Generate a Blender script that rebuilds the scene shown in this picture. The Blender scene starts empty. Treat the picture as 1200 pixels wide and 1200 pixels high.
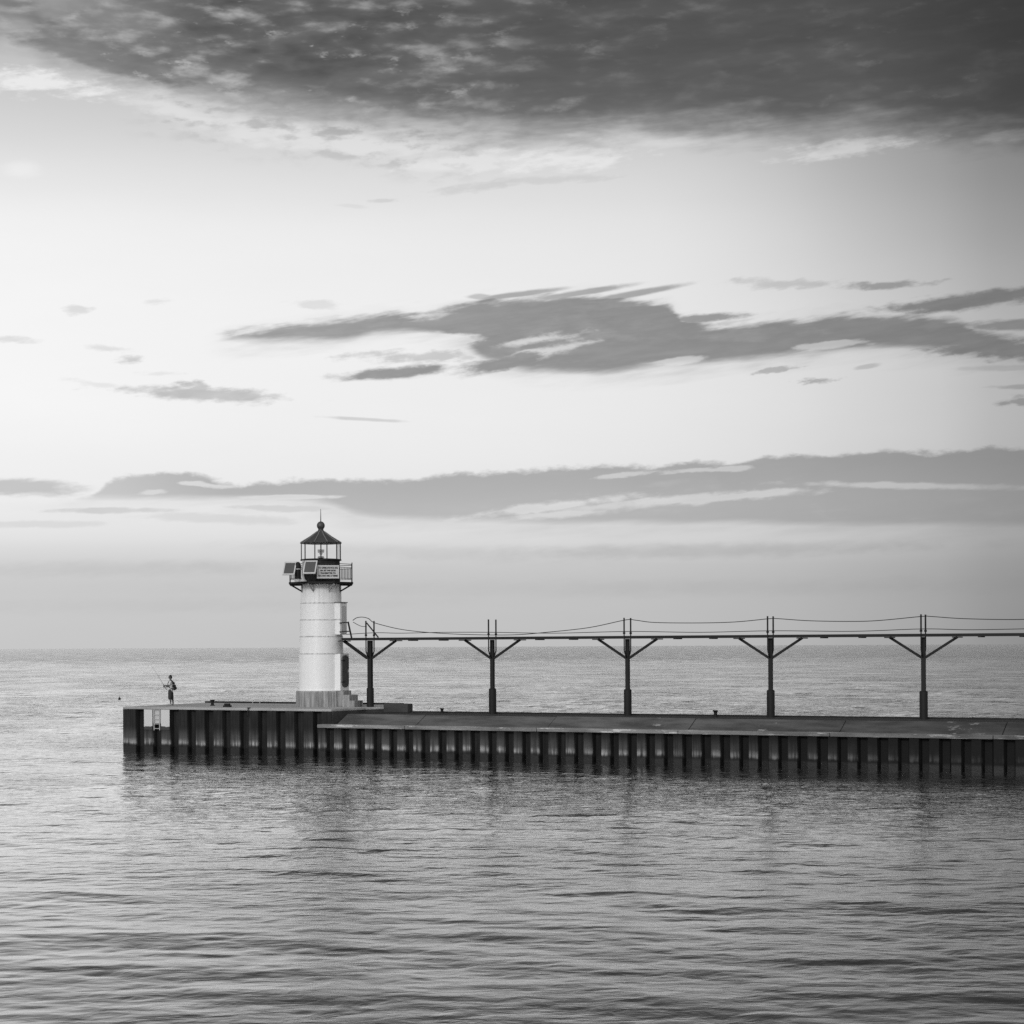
import bpy, math, random
import numpy as np
from mathutils import Vector, Matrix

random.seed(5)
scene = bpy.context.scene
COL = scene.collection
R = math.radians

# ------------------------------------------------------------------ frame of reference
FPX = 2240.0          # focal length in pixels of the 1200 px photograph
HZ = 757.6            # horizon row at the middle of the frame
ROLL = 0.0048
CAM_Z = 6.1
TX, TY = -11.17, 112.0            # axis of the lighthouse
CT, ST = 0.8996, 0.4368           # pier direction
ZD = 2.64                         # pier head deck
ZL = 2.34                         # lower deck
WATER_F0 = 0.03
TOWER_SEAMS = [CAM_Z - (y_ - 758.7) / 20.0 - ZD for y_ in (766, 746, 726.5, 707)]
PIER_ROT = -math.atan2(ST, CT)


def lvl(x, y):
    x0, y0 = x - 600.0, y - HZ
    return x0 - ROLL * y0, -(y0 + ROLL * x0)


def pier_at(px, py, w):
    """(t, z) of the pixel on the vertical plane w metres behind the pier's centre line."""
    x1, y1 = lvl(px, py)
    k = x1 / FPX
    ox, oy = TX + ST * w, TY + CT * w
    t = (k * oy - ox) / (CT + k * ST)
    Y = oy - ST * t
    return t, CAM_Z + y1 / FPX * Y


# ------------------------------------------------------------------ node helpers
class S:
    """a shader socket with arithmetic"""
    def __init__(self, tree, sock):
        self.t, self.s = tree, sock

    def _m(self, op, *args, clamp=False):
        n = self.t.nodes.new('ShaderNodeMath')
        n.operation = op
        n.use_clamp = clamp
        for i, a in enumerate((self,) + args):
            if isinstance(a, S):
                self.t.links.new(a.s, n.inputs[i])
            else:
                n.inputs[i].default_value = a
        return S(self.t, n.outputs[0])

    def __add__(self, o): return self._m('ADD', o)
    __radd__ = __add__
    def __sub__(self, o): return self._m('SUBTRACT', o)
    def __rsub__(self, o): return (self * -1.0) + o
    def __mul__(self, o): return self._m('MULTIPLY', o)
    __rmul__ = __mul__
    def __truediv__(self, o): return self._m('DIVIDE', o)
    def max(self, o): return self._m('MAXIMUM', o)
    def min(self, o): return self._m('MINIMUM', o)
    def sqrt(self): return self._m('SQRT')
    def abs(self): return self._m('ABSOLUTE')
    def sin(self): return self._m('SINE')
    def frac(self): return self._m('FRACT')
    def pow(self, e): return self._m('POWER', e)
    def clamp(self): return self._m('ADD', 0.0, clamp=True)

    def step(self, a, b, lo=0.0, hi=1.0, smooth=True):
        n = self.t.nodes.new('ShaderNodeMapRange')
        n.interpolation_type = 'SMOOTHSTEP' if smooth else 'LINEAR'
        n.clamp = True
        for i, v in enumerate((self, a, b, lo, hi)):
            if isinstance(v, S):
                self.t.links.new(v.s, n.inputs[i])
            else:
                n.inputs[i].default_value = v
        return S(self.t, n.outputs[0])

    def curve(self, pts, x0, x1, y0, y1):
        n = self.t.nodes.new('ShaderNodeFloatCurve')
        v = (self - x0) / (x1 - x0)
        self.t.links.new(v.s, n.inputs['Value'])
        c = n.mapping.curves[0]
        pts = sorted(pts)
        pp = [((x - x0) / (x1 - x0), (y - y0) / (y1 - y0)) for x, y in pts]
        c.points[0].location = pp[0]
        c.points[-1].location = pp[-1]
        for p in pp[1:-1]:
            c.points.new(*p)
        n.mapping.use_clip = False
        n.mapping.update()
        return S(self.t, n.outputs[0]) * (y1 - y0) + y0


def mix(a, b, f):
    return a + (b - a) * f


def comb(tree, x, y, z=0.0):
    n = tree.nodes.new('ShaderNodeCombineXYZ')
    for i, v in enumerate((x, y, z)):
        if isinstance(v, S):
            tree.links.new(v.s, n.inputs[i])
        else:
            n.inputs[i].default_value = v
    return n.outputs[0]


def noise(tree, vec, scale=1.0, detail=4.0, rough=0.55, dist=0.0):
    n = tree.nodes.new('ShaderNodeTexNoise')
    n.inputs['Scale'].default_value = scale
    n.inputs['Detail'].default_value = detail
    n.inputs['Roughness'].default_value = rough
    n.inputs['Distortion'].default_value = dist
    tree.links.new(vec, n.inputs['Vector'])
    return S(tree, n.outputs['Fac'])


def sep(tree, vec):
    n = tree.nodes.new('ShaderNodeSeparateXYZ')
    tree.links.new(vec, n.inputs[0])
    return [S(tree, o) for o in n.outputs]


# ------------------------------------------------------------------ materials
def new_mat(name):
    m = bpy.data.materials.new(name)
    m.use_nodes = True
    t = m.node_tree
    b = t.nodes['Principled BSDF']
    return m, t, b


def set_grey(t, b, v):
    n = t.nodes.new('ShaderNodeCombineColor')
    for i in range(3):
        t.links.new(v.s, n.inputs[i])
    t.links.new(n.outputs[0], b.inputs['Base Color'])


def add_bump(t, b, h, dist, strength=1.0):
    n = t.nodes.new('ShaderNodeBump')
    n.inputs['Distance'].default_value = dist
    n.inputs['Strength'].default_value = strength
    t.links.new(h.s, n.inputs['Height'])
    t.links.new(n.outputs[0], b.inputs['Normal'])


def obj_coord(t):
    n = t.nodes.new('ShaderNodeTexCoord')
    return n.outputs['Object']


def grey(name, v, rough=0.6, var=0.25, scale=3.0, metal=0.0, bump=0.004, stretch=(1, 1, 1)):
    m, t, b = new_mat(name)
    x, y, z = sep(t, obj_coord(t))
    vec = comb(t, x * stretch[0], y * stretch[1], z * stretch[2])
    n = noise(t, vec, scale, 5.0, 0.6)
    n2 = noise(t, vec, scale * 6, 3.0, 0.6)
    f = (n - 0.5) * (2 * var) + (n2 - 0.5) * var + 1.0
    set_grey(t, b, f * v)
    b.inputs['Roughness'].default_value = rough
    b.inputs['Specular IOR Level'].default_value = 0.25 if v < 0.03 else 0.5
    b.inputs['Metallic'].default_value = metal
    if bump:
        add_bump(t, b, n2, bump)
    return m


MAT = {}
MAT['black_paint'] = grey('black_paint', 0.014, 0.6, 0.3, 2.0)
MAT['dark_steel'] = grey('dark_steel', 0.012, 0.65, 0.45, 3.0)
MAT['roof_metal'] = grey('roof_metal', 0.045, 0.45, 0.3, 2.0)
MAT['roof_rib'] = grey('roof_rib', 0.16, 0.5, 0.2, 2.0)
MAT['white_metal'] = grey('white_metal', 0.48, 0.45, 0.1, 3.0)
MAT['pale_metal'] = grey('pale_metal', 0.38, 0.4, 0.2, 4.0)
MAT['grey_door'] = grey('grey_door', 0.05, 0.5, 0.25, 3.0)
MAT['sign_face'] = grey('sign_face', 0.45, 0.5, 0.08, 2.0)
MAT['sign_ink'] = grey('sign_ink', 0.02, 0.6, 0.1, 2.0, bump=0)
MAT['solar_cell'] = grey('solar_cell', 0.06, 0.25, 0.15, 5.0, bump=0)
MAT['asphalt'] = grey('asphalt', 0.025, 0.95, 0.4, 0.6)
MAT['dark_curb'] = grey('dark_curb', 0.02, 0.9, 0.4, 1.0)
MAT['skin'] = grey('skin', 0.07, 0.6, 0.1, 6.0, bump=0)
MAT['hair'] = grey('hair', 0.015, 0.7, 0.2, 30.0)
MAT['shirt'] = grey('shirt', 0.55, 0.85, 0.12, 10.0)
MAT['shorts'] = grey('shorts', 0.03, 0.85, 0.2, 10.0)
MAT['pack_cloth'] = grey('pack_cloth', 0.014, 0.8, 0.2, 10.0)
MAT['shoe'] = grey('shoe', 0.3, 0.7, 0.2, 10.0)
MAT['rod'] = grey('rod', 0.03, 0.4, 0.1, 10.0, bump=0)
MAT['lens'] = grey('lens', 0.03, 0.3, 0.1, 5.0, bump=0)

# painted steel of the tower: near white, thin dirt runs under the gallery and along the seams
m, t, b = new_mat('tower_paint')
x, y, z = sep(t, obj_coord(t))
runs = noise(t, comb(t, x * 6.0, y * 6.0, z * 0.35), 1.0, 4.0, 0.6)
blot = noise(t, comb(t, x, y, z), 1.3, 4.0, 0.55)
top = z.step(5.4, 7.1)
dirt = runs.step(0.45, 0.75) * (top * 0.30 + 0.05) + blot.step(0.55, 0.8) * 0.08
seam = None
for zz in TOWER_SEAMS:
    q = (z - zz + (blot - 0.5) * 0.02).abs().step(0.02, 0.05, 1.0, 0.0)
    seam = q if seam is None else seam.max(q)
set_grey(t, b, 0.76 * (1.0 - dirt) * (1.0 - seam * (0.15 + runs.step(0.35, 0.65) * 0.4)))
b.inputs['Roughness'].default_value = 0.42
add_bump(t, b, blot, 0.03)
MAT['tower_paint'] = m

# board-marked concrete of the lighthouse base
m, t, b = new_mat('board_concrete')
x, y, z = sep(t, obj_coord(t))
runs = noise(t, comb(t, x * 5.0, y * 5.0, z * 0.5), 1.0, 5.0, 0.65)
fine = noise(t, comb(t, x, y, z), 14.0, 4.0, 0.6)
set_grey(t, b, 0.16 + runs.step(0.3, 0.75) * 0.24 + (fine - 0.5) * 0.08)
b.inputs['Roughness'].default_value = 0.9
add_bump(t, b, fine, 0.02)
MAT['board_concrete'] = m


def concrete(name, lo, hi, patches=None, worn=0.0):
    m, t, b = new_mat(name)
    x, y, z = sep(t, obj_coord(t))
    big = noise(t, comb(t, x * 0.35, y * 0.9, z * 2.0), 1.0, 5.0, 0.6)
    fine = noise(t, comb(t, x, y, z), 9.0, 5.0, 0.65)
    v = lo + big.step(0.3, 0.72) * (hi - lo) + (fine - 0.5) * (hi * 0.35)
    if worn:
        chips = noise(t, comb(t, x * 0.55, y * 2.0, z * 4.0), 1.0, 6.0, 0.7)
        v = mix(v, 0.62, chips.step(0.55, 0.62) * worn)
    if patches:                                   # broken pale patches at given places along the pier
        ch = noise(t, comb(t, x * 1.3, y * 2.2, z * 2.0), 1.0, 6.0, 0.72)
        tot = None
        for c, hw in patches:
            p = (x - c).abs().step(hw * 0.3, hw, 1.0, 0.0)
            tot = p if tot is None else tot.max(p)
        v = mix(v, 0.3, (ch + tot * 0.15 - 0.17).step(0.53, 0.60) * tot)
    v = v * x.step(14.0, 46.0, 1.0, 0.5)          # painted shading, darker towards the shore
    set_grey(t, b, v.max(0.008))
    b.inputs['Roughness'].default_value = 0.92
    add_bump(t, b, fine, 0.03)
    return m


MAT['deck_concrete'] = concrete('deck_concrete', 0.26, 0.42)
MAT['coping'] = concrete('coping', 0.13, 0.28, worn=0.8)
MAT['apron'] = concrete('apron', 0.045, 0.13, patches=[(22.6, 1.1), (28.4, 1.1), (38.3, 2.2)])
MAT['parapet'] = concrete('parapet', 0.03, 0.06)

# rusted sheet piling: dark steel, scoured pale zone on the outer pans above the wet foot
def piling(name, w_out):
    m, t, b = new_mat(name)
    x, y, z = sep(t, obj_coord(t))
    runs = noise(t, comb(t, x * 7.0, y * 7.0, z * 0.45), 1.0, 5.0, 0.65)
    blot = noise(t, comb(t, x * 0.6, y, z * 1.4), 1.0, 5.0, 0.6)
    fine = noise(t, comb(t, x, y, z), 11.0, 5.0, 0.65)
    steel_shade = x.step(8.0, 38.0, 1.0, 0.22)  # shade painted into the steel, deepening along the pier
    steel = 0.012 + runs.step(0.35, 0.75) * 0.016 + (blot - 0.5) * 0.016 + (fine - 0.5) * 0.008
    ridge = y.step(w_out + 0.14, w_out + 0.05, 0.0, 1.0)
    zz = z + (runs - 0.5) * 0.16 + (blot - 0.5) * 0.42
    pan = noise(t, comb(t, x * 0.83, 0.0, 4.0), 1.0, 1.0, 0.5).step(0.3, 0.65, 0.45, 1.0)
    zone = pan * zz.step(0.40, 0.58) * zz.step(0.56, 0.86, 1.0, 0.0)
    halo = zz.step(0.30, 0.6) * zz.step(0.7, 1.6, 1.0, 0.0)
    scour_shade = x.step(14.0, 40.0, 1.0, 0.08)           # pale scouring fades along the pier into painted shade
    steel = steel * steel_shade
    v = mix(steel, 0.085, halo * ridge * (0.3 + runs.step(0.3, 0.6) * 0.7) * scour_shade)
    v = mix(v, 0.40, zone * ridge * (0.12 + runs.step(0.40, 0.60) * 0.88) * scour_shade)
    foot = z.step(0.24, 0.42, 1.0, 0.0)
    v = mix(v, mix(0.006, 0.022, ridge), foot)
    set_grey(t, b, v.max(0.008))
    r = mix(0.75, 0.45, foot)
    t.links.new(r.s, b.inputs['Roughness'])
    b.inputs['Specular IOR Level'].default_value = 0.2
    add_bump(t, b, fine, 0.02)
    return m


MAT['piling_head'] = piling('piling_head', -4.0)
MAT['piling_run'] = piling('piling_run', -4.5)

# white paint on the piles beside the ladder, ragged at its lower edge
m, t, b = new_mat('pile_paint')
x, y, z = sep(t, obj_coord(t))
n = noise(t, comb(t, x * 2.5, y * 2.5, z * 1.6), 1.0, 5.0, 0.7)
v = mix(0.03, 0.56, (z + (n - 0.5) * 0.22).step(1.49, 1.53))
set_grey(t, b, v * (1.0 - (n - 0.5) * 0.15))
b.inputs['Roughness'].default_value = 0.6
MAT['pile_paint'] = m

# thin window glass
m = bpy.data.materials.new('lantern_glass')
m.use_nodes = True
t = m.node_tree
t.nodes.remove(t.nodes['Principled BSDF'])
tr = t.nodes.new('ShaderNodeBsdfTransparent')
gl = t.nodes.new('ShaderNodeBsdfGlossy')
gl.inputs['Roughness'].default_value = 0.02
fr = t.nodes.new('ShaderNodeFresnel')
fr.inputs[0].default_value = 1.18
mx = t.nodes.new('ShaderNodeMixShader')
ff = S(t, fr.outputs[0]) * 0.35
t.links.new(ff.s, mx.inputs[0])
t.links.new(tr.outputs[0], mx.inputs[1])
t.links.new(gl.outputs[0], mx.inputs[2])
t.links.new(mx.outputs[0], t.nodes['Material Output'].inputs[0])
MAT['glass'] = m

# lake water: ripples too small for the mesh, calmer and rougher patches, open lake rougher than the channel
m = bpy.data.materials.new('lake_water')
m.use_nodes = True
t = m.node_tree
t.nodes.remove(t.nodes['Principled BSDF'])
geo = t.nodes.new('ShaderNodeNewGeometry').outputs['Position']
x, y, z = sep(t, geo)
gust = noise(t, comb(t, x * 0.010, y * 0.016, 0.0), 1.0, 4.0, 0.6)
gust2 = noise(t, comb(t, x * 0.07, y * 0.06, 3.0), 1.0, 4.0, 0.6)
rip = noise(t, comb(t, x * 1.3 + y * 0.2, y * 1.85 - x * 0.2, 0.0), 1.0, 3.0, 0.55, 0.4)
rip2 = noise(t, comb(t, x * 0.30 + y * 0.06, y * 0.45, 7.0), 1.0, 3.0, 0.5)
streak = noise(t, comb(t, x * 0.11, y * 0.016, 1.0), 1.0, 9.0, 0.74)
lake = y.step(260.0, 1100.0)
amp = gust.step(0.32, 0.68, 0.5, 1.2) * gust2.step(0.3, 0.7, 0.5, 1.3)
rip3 = noise(t, comb(t, x * 0.5 + y * 0.1, y * 0.8, 5.0), 1.0, 4.0, 0.6)
near = y.step(34.0, 92.0, 0.5, 1.0)
h = rip * amp * near * 0.11 + rip2 * near * 0.25 + rip3 * y.step(108.0, 150.0) * gust2.step(0.3, 0.7, 0.08, 0.34)
bn = t.nodes.new('ShaderNodeBump')
bn.inputs['Distance'].default_value = 1.0
t.links.new(h.s, bn.inputs['Height'])
gl = t.nodes.new('ShaderNodeBsdfGlossy')
gl.inputs['Color'].default_value = (0.97, 0.97, 0.97, 1)
rough = y.step(34.0, 85.0, 0.30, 0.06) * gust2.step(0.3, 0.7, 0.8, 1.15) + lake * (streak.step(0.36, 0.64, 0.42, 0.12))
t.links.new(rough.s, gl.inputs['Roughness'])
t.links.new(bn.outputs[0], gl.inputs['Normal'])
df = t.nodes.new('ShaderNodeBsdfDiffuse')
df.inputs['Color'].default_value = (0.035, 0.035, 0.035, 1)
fr = t.nodes.new('ShaderNodeFresnel')
fr.inputs[0].default_value = 1.40
t.links.new(bn.outputs[0], fr.inputs['Normal'])
fac = S(t, fr.outputs[0]).step(0.14, 0.58, WATER_F0, 1.0, smooth=False)
mx = t.nodes.new('ShaderNodeMixShader')
t.links.new(fac.s, mx.inputs[0])
t.links.new(df.outputs[0], mx.inputs[1])
t.links.new(gl.outputs[0], mx.inputs[2])
t.links.new(mx.outputs[0], t.nodes['Material Output'].inputs[0])
MAT['water'] = m


# ------------------------------------------------------------------ mesh builder
class MB:
    def __init__(self):
        self.v, self.f = [], []

    def add(self, vs, fs):
        o = len(self.v)
        self.v += [tuple(p) for p in vs]
        self.f += [tuple(i + o for i in f) for f in fs]
        return self

    def box(self, c, s, rz=0.0, rx=0.0):
        hx, hy, hz = (a / 2 for a in s)
        M = Matrix.Rotation(rz, 3, 'Z') @ Matrix.Rotation(rx, 3, 'X')
        vs = [Vector(c) + M @ Vector((sx * hx, sy * hy, sz * hz))
              for sz in (-1, 1) for sx, sy in ((-1, -1), (1, -1), (1, 1), (-1, 1))]
        return self.add(vs, [(3, 2, 1, 0), (4, 5, 6, 7), (0, 1, 5, 4), (1, 2, 6, 5), (2, 3, 7, 6), (3, 0, 4, 7)])

    def bar(self, a, b_, w, d=None):
        """square bar from a to b_"""
        d = d or w
        a, b_ = Vector(a), Vector(b_)
        ax = (b_ - a).normalized()
        up = Vector((0, 0, 1)) if abs(ax.z) < 0.95 else Vector((1, 0, 0))
        s = ax.cross(up).normalized()
        u = s.cross(ax).normalized()
        vs = []
        for p in (a, b_):
            for i, j in ((-1, -1), (1, -1), (1, 1), (-1, 1)):
                vs.append(p + s * (i * w / 2) + u * (j * d / 2))
        return self.add(vs, [(3, 2, 1, 0), (4, 5, 6, 7), (0, 1, 5, 4), (1, 2, 6, 5), (2, 3, 7, 6), (3, 0, 4, 7)])

    def tube(self, pts, rad, seg=8, squash=None):
        pts = [Vector(p) for p in pts]
        if not isinstance(rad, (list, tuple)):
            rad = [rad] * len(pts)
        rings = []
        prev = None
        for i, p in enumerate(pts):
            a = pts[max(i - 1, 0)]
            c = pts[min(i + 1, len(pts) - 1)]
            ax = (c - a).normalized()
            if prev is None:
                up = Vector((0, 0, 1)) if abs(ax.z) < 0.9 else Vector((1, 0, 0))
                s = ax.cross(up).normalized()
            else:
                s = (prev - ax * prev.dot(ax)).normalized()
            prev = s
            u = ax.cross(s).normalized()
            ring = []
            for k in range(seg):
                an = 2 * math.pi * k / seg
                ring.append(p + (s * math.cos(an) + u * math.sin(an)) * rad[i])
            rings.append(ring)
        vs = [q for r_ in rings for q in r_]
        fs = []
        for i in range(len(pts) - 1):
            for k in range(seg):
                k2 = (k + 1) % seg
                fs.append((i * seg + k, i * seg + k2, (i + 1) * seg + k2, (i + 1) * seg + k))
        fs.append(tuple(reversed(range(seg))))
        fs.append(tuple(range((len(pts) - 1) * seg, len(pts) * seg)))
        return self.add(vs, fs)

    def lathe(self, prof, seg=48, c=(0, 0), phase=0.0, rib=0.0, closed=True):
        """prof: (r, z) from bottom to top; closed adds end caps"""
        n = len(prof)
        vs = []
        for r_, z_ in prof:
            for k in range(seg):
                an = 2 * math.pi * k / seg + phase
                rr = r_ - (rib if k % 2 else 0.0)
                vs.append((c[0] + rr * math.cos(an), c[1] + rr * math.sin(an), z_))
        fs = []
        for i in range(n - 1):
            for k in range(seg):
                k2 = (k + 1) % seg
                fs.append((i * seg + k, i * seg + k2, (i + 1) * seg + k2, (i + 1) * seg + k))
        if closed:
            fs.append(tuple(reversed(range(seg))))
            fs.append(tuple(range((n - 1) * seg, n * seg)))
        return self.add(vs, fs)

    def ball(self, c, r_, seg=16, rings=10):
        if not isinstance(r_, (list, tuple)):
            r_ = (r_, r_, r_)
        vs = [(c[0], c[1], c[2] - r_[2])]
        for i in range(1, rings):
            ph = math.pi * i / rings - math.pi / 2
            for k in range(seg):
                an = 2 * math.pi * k / seg
                vs.append((c[0] + r_[0] * math.cos(ph) * math.cos(an), c[1] + r_[1] * math.cos(ph) * math.sin(an),
                           c[2] + r_[2] * math.sin(ph)))
        vs.append((c[0], c[1], c[2] + r_[2]))
        fs = []
        for k in range(seg):
            k2 = (k + 1) % seg
            fs.append((0, 1 + k2, 1 + k))
            for i in range(rings - 2):
                a = 1 + i * seg
                fs.append((a + k, a + k2, a + seg + k2, a + seg + k))
            a = 1 + (rings - 2) * seg
            fs.append((a + k, a + k2, len(vs) - 1))
        return self.add(vs, fs)

    def prism(self, outline, z0, z1):
        n = len(outline)
        vs = [(x_, y_, z0) for x_, y_ in outline] + [(x_, y_, z1) for x_, y_ in outline]
        fs = [tuple(reversed(range(n))), tuple(range(n, 2 * n))]
        fs += [(i, (i + 1) % n, n + (i + 1) % n, n + i) for i in range(n)]
        return self.add(vs, fs)

    def build(self, name, mat, parent=None, smooth=False, bevel=0.0, label=None, loc=None):
        me = bpy.data.meshes.new(name)
        me.from_pydata(self.v, [], self.f)
        me.validate()
        import bmesh
        bm = bmesh.new()
        bm.from_mesh(me)
        bmesh.ops.recalc_face_normals(bm, faces=bm.faces)
        bm.to_mesh(me)
        bm.free()
        me.materials.append(MAT[mat])
        if smooth:
            me.polygons.foreach_set('use_smooth', [True] * len(me.polygons))
            me.set_sharp_from_angle(angle=R(38))
        o = bpy.data.objects.new(name, me)
        COL.objects.link(o)
        if parent:
            o.parent = parent
        if loc:
            o.location = loc
        if bevel:
            bv = o.modifiers.new('bevel', 'BEVEL')
            bv.width = bevel
            bv.segments = 2
            bv.limit_method = 'ANGLE'
        if label:
            o['label'] = label
        return o


def tag(o, label, cat, group=None, kind=None):
    if label:
        o['label'] = label
    if cat:
        o['category'] = cat
    if group:
        o['group'] = group
    if kind:
        o['kind'] = kind
    return o


def thing(name, label, cat, loc=(0, 0, 0), rz=0.0, group=None):
    o = bpy.data.objects.new(name, None)
    o.empty_display_size = 0.3
    COL.objects.link(o)
    o.location = loc
    o.rotation_euler = (0, 0, rz)
    return tag(o, label, cat, group)


def pw(t_, w_, z_):
    return (TX + CT * t_ + ST * w_, TY - ST * t_ + CT * w_, z_)


# ================================================================== water
def make_water():
    rng = np.random.default_rng(11)
    dr = 0.0032
    r_ = [16.0]
    while r_[-1] < 1500:
        r_.append(r_[-1] * (1 + dr))
    fine_rows = len(r_)
    while r_[-1] < 60000:
        r_.append(r_[-1] * 1.25)
    r_ = np.array(r_)
    half = R(22)
    th = list(np.linspace(-half, half, 520))
    rest = np.linspace(half, 2 * math.pi - half, 40)[1:-1]
    th = np.array(th + list(rest))
    nr, nt = len(r_), len(th)
    RR, TH = np.meshgrid(r_, th, indexing='ij')
    X = RR * np.sin(TH)
    Y = RR * np.cos(TH)
    Z = np.zeros_like(X)
    dth = 2 * half / 519
    DS = np.maximum(RR * dr, np.where(np.abs(TH) > half + 1e-6, RR * 0.14, RR * dth))
    nw = 120
    q = np.clip((Y - 108) / 70, 0, 1)
    OPEN = (1 + 1.2 * q * q * (3 - 2 * q)) * (0.62 + 0.38 * np.clip((Y - 30) / 45, 0, 1))      # the open lake beyond the pier runs higher
    lam = np.exp(rng.uniform(math.log(0.40), math.log(13.0), nw))
    for i in range(nw):
        L = lam[i]
        sl = 0.0128 if L < 2.0 else 0.0128 * (2.0 / L) ** 0.75
        A = sl * L / (2 * math.pi)
        d = R(-100) + rng.normal(0, R(20 if L > 4 else 36))
        k = 2 * math.pi / L
        ph = rng.uniform(0, 2 * math.pi)
        fade = np.clip((L / DS - 2.0) / 2.5, 0, 1) * OPEN
        # wave groups come and go over the surface
        gk = k / rng.uniform(4, 9)
        gd = d + rng.normal(0, 0.7)
        g = 0.65 + 0.6 * np.sin(gk * (X * math.cos(gd) + Y * math.sin(gd)) + rng.uniform(0, 6.28)) \
            * np.sin(gk * 0.6 * (-X * math.sin(gd) + Y * math.cos(gd)) + rng.uniform(0, 6.28))
        s = np.sin(k * (X * math.cos(d) + Y * math.sin(d)) + ph)
        Z += A * fade * g * (s + 0.25 * (s * s - 0.5) * (1.0))
    co = np.stack([X, Y, Z], -1).reshape(-1, 3)
    # centre point closes the sheet below the camera
    co = np.vstack([co, [[0, 0, 0]]])
    idx = np.arange(nr * nt).reshape(nr, nt)
    a = idx[:-1, :]
    b_ = np.roll(idx, -1, axis=1)[:-1, :]
    c = np.roll(idx, -1, axis=1)[1:, :]
    d_ = idx[1:, :]
    quads = np.stack([a, b_, c, d_], -1).reshape(-1, 4)
    tri_a = idx[0, :]
    tri_b = np.roll(idx, -1, axis=1)[0, :]
    tris = np.stack([np.full(nt, nr * nt), tri_b, tri_a], -1)
    me = bpy.data.meshes.new('water')
    me.vertices.add(len(co))
    me.vertices.foreach_set('co', co.ravel())
    nl = quads.size + tris.size
    me.loops.add(nl)
    me.loops.foreach_set('vertex_index', np.concatenate([quads.ravel(), tris.ravel()]))
    me.polygons.add(len(quads) + len(tris))
    starts = np.concatenate([np.arange(len(quads)) * 4, quads.size + np.arange(len(tris)) * 3])
    me.polygons.foreach_set('loop_start', starts)
    me.polygons.foreach_set('use_smooth', np.ones(len(starts), dtype=bool))
    me.update(calc_edges=True)
    me.validate()
    me.materials.append(MAT['water'])
    o = bpy.data.objects.new('water', me)
    COL.objects.link(o)
    tag(o, 'grey rippled lake water reaching to the horizon', None, kind='structure')
    return o


make_water()

# ================================================================== pier head and pier
def pile_path(a, b_, normal, phase, pitch, outer, inner, depth):
    """corrugated line from a to b_ in the (t, w) plane; the outer pans sit on the line"""
    ax, ay = a
    L = math.hypot(b_[0] - ax, b_[1] - ay)
    ux, uy = (b_[0] - ax) / L, (b_[1] - ay) / L
    web = (pitch - outer - inner) / 2
    marks = []
    k = -1
    while True:
        s = phase + k * pitch + random.uniform(-.025, .025)
        if s > L:
            break
        for ds, dd in ((0, 0), (outer, 0), (outer + web, 1), (outer + web + inner, 1)):
            marks.append((s + ds, dd))
        k += 1
    marks = [q for q in marks if 0.02 < q[0] < L - 0.02]
    marks = [(0, marks[0][1])] + marks + [(L, marks[-1][1])]
    return [(ax + ux * s - normal[0] * depth * dd, ay + uy * s - normal[1] * depth * dd) for s, dd in marks]


def strip(path, z0, z1, thick_n=None):
    mb = MB()
    n = len(path)
    rows = [z0, 0.2, 0.6, 1.0, z1]
    vs = [(p[0], p[1], zz) for zz in rows for p in path]
    fs = [(j * n + i, j * n + i + 1, (j + 1) * n + i + 1, (j + 1) * n + i) for j in range(len(rows) - 1) for i in range(n - 1)]
    return mb.add(vs, fs)


head = thing('outer_pier', 'raised concrete pier head with dark steel piling under the lighthouse', 'pier',
             (TX, TY, 0), PIER_ROT)
T0, T1 = -11.3, 3.1
deck_line = [(T0, -4.02), (T1, -4.02), (3.4, -0.7), (4.0, 0.4), (5.5, 0.4), (5.5, 1.0), (3.3, 1.02), (3.2, 4.5), (T0, 4.5)]
MB().prism(deck_line, ZD - 0.14, ZD).build('deck', 'deck_concrete', head, bevel=0.03)
front = pile_path((T0, -4.0), (T1, -4.0), (0, -1), (-9.46 - 0.31) - T0, 1.225, 0.60, 0.47, 0.34)
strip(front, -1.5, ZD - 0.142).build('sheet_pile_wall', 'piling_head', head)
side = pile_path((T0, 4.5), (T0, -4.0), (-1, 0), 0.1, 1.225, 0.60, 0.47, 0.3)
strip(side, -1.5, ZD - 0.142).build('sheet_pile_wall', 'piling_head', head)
MB().prism([(T1 - 0.03, -3.95), (T1 + 0.02, -3.95), (3.36, -0.7), (3.96, 0.42), (5.47, 0.42), (5.47, 0.97), (3.25, 0.98), (3.16, 4.3), (3.1, 4.3), (3.2, 0.92), (5.4, 0.92), (5.4, 0.5), (3.9, 0.5), (3.3, -0.68)],
           -1.5, ZD - 0.142).build('end_wall', 'parapet', head)
MB().prism([(T0 + 0.1, 4.32), (3.1, 4.32), (3.1, 4.42), (T0 + 0.1, 4.42)], -1.5, ZD - 0.142).build('back_wall', 'parapet', head)
MB().box(((T0 + 3.1) / 2, 4.36, ZD + 0.05), (3.1 - T0 - 0.1, 0.22, 0.1)).build('curb', 'dark_curb', head, bevel=0.02)
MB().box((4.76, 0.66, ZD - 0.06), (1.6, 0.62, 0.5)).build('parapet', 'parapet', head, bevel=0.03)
for cx in (-9.46, -8.235):
    MB().box((cx, -4.012, 1.90), (0.60, 0.016, 1.19)).build('painted_panel', 'pile_paint', head, label='white painted pile beside the ladder')
MB().box((-8.85, -3.93, 2.09), (0.60, 0.05, 0.80)).build('backing_plate', 'white_metal', head,
                                                          label='pale grey plate behind the ladder')

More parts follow.
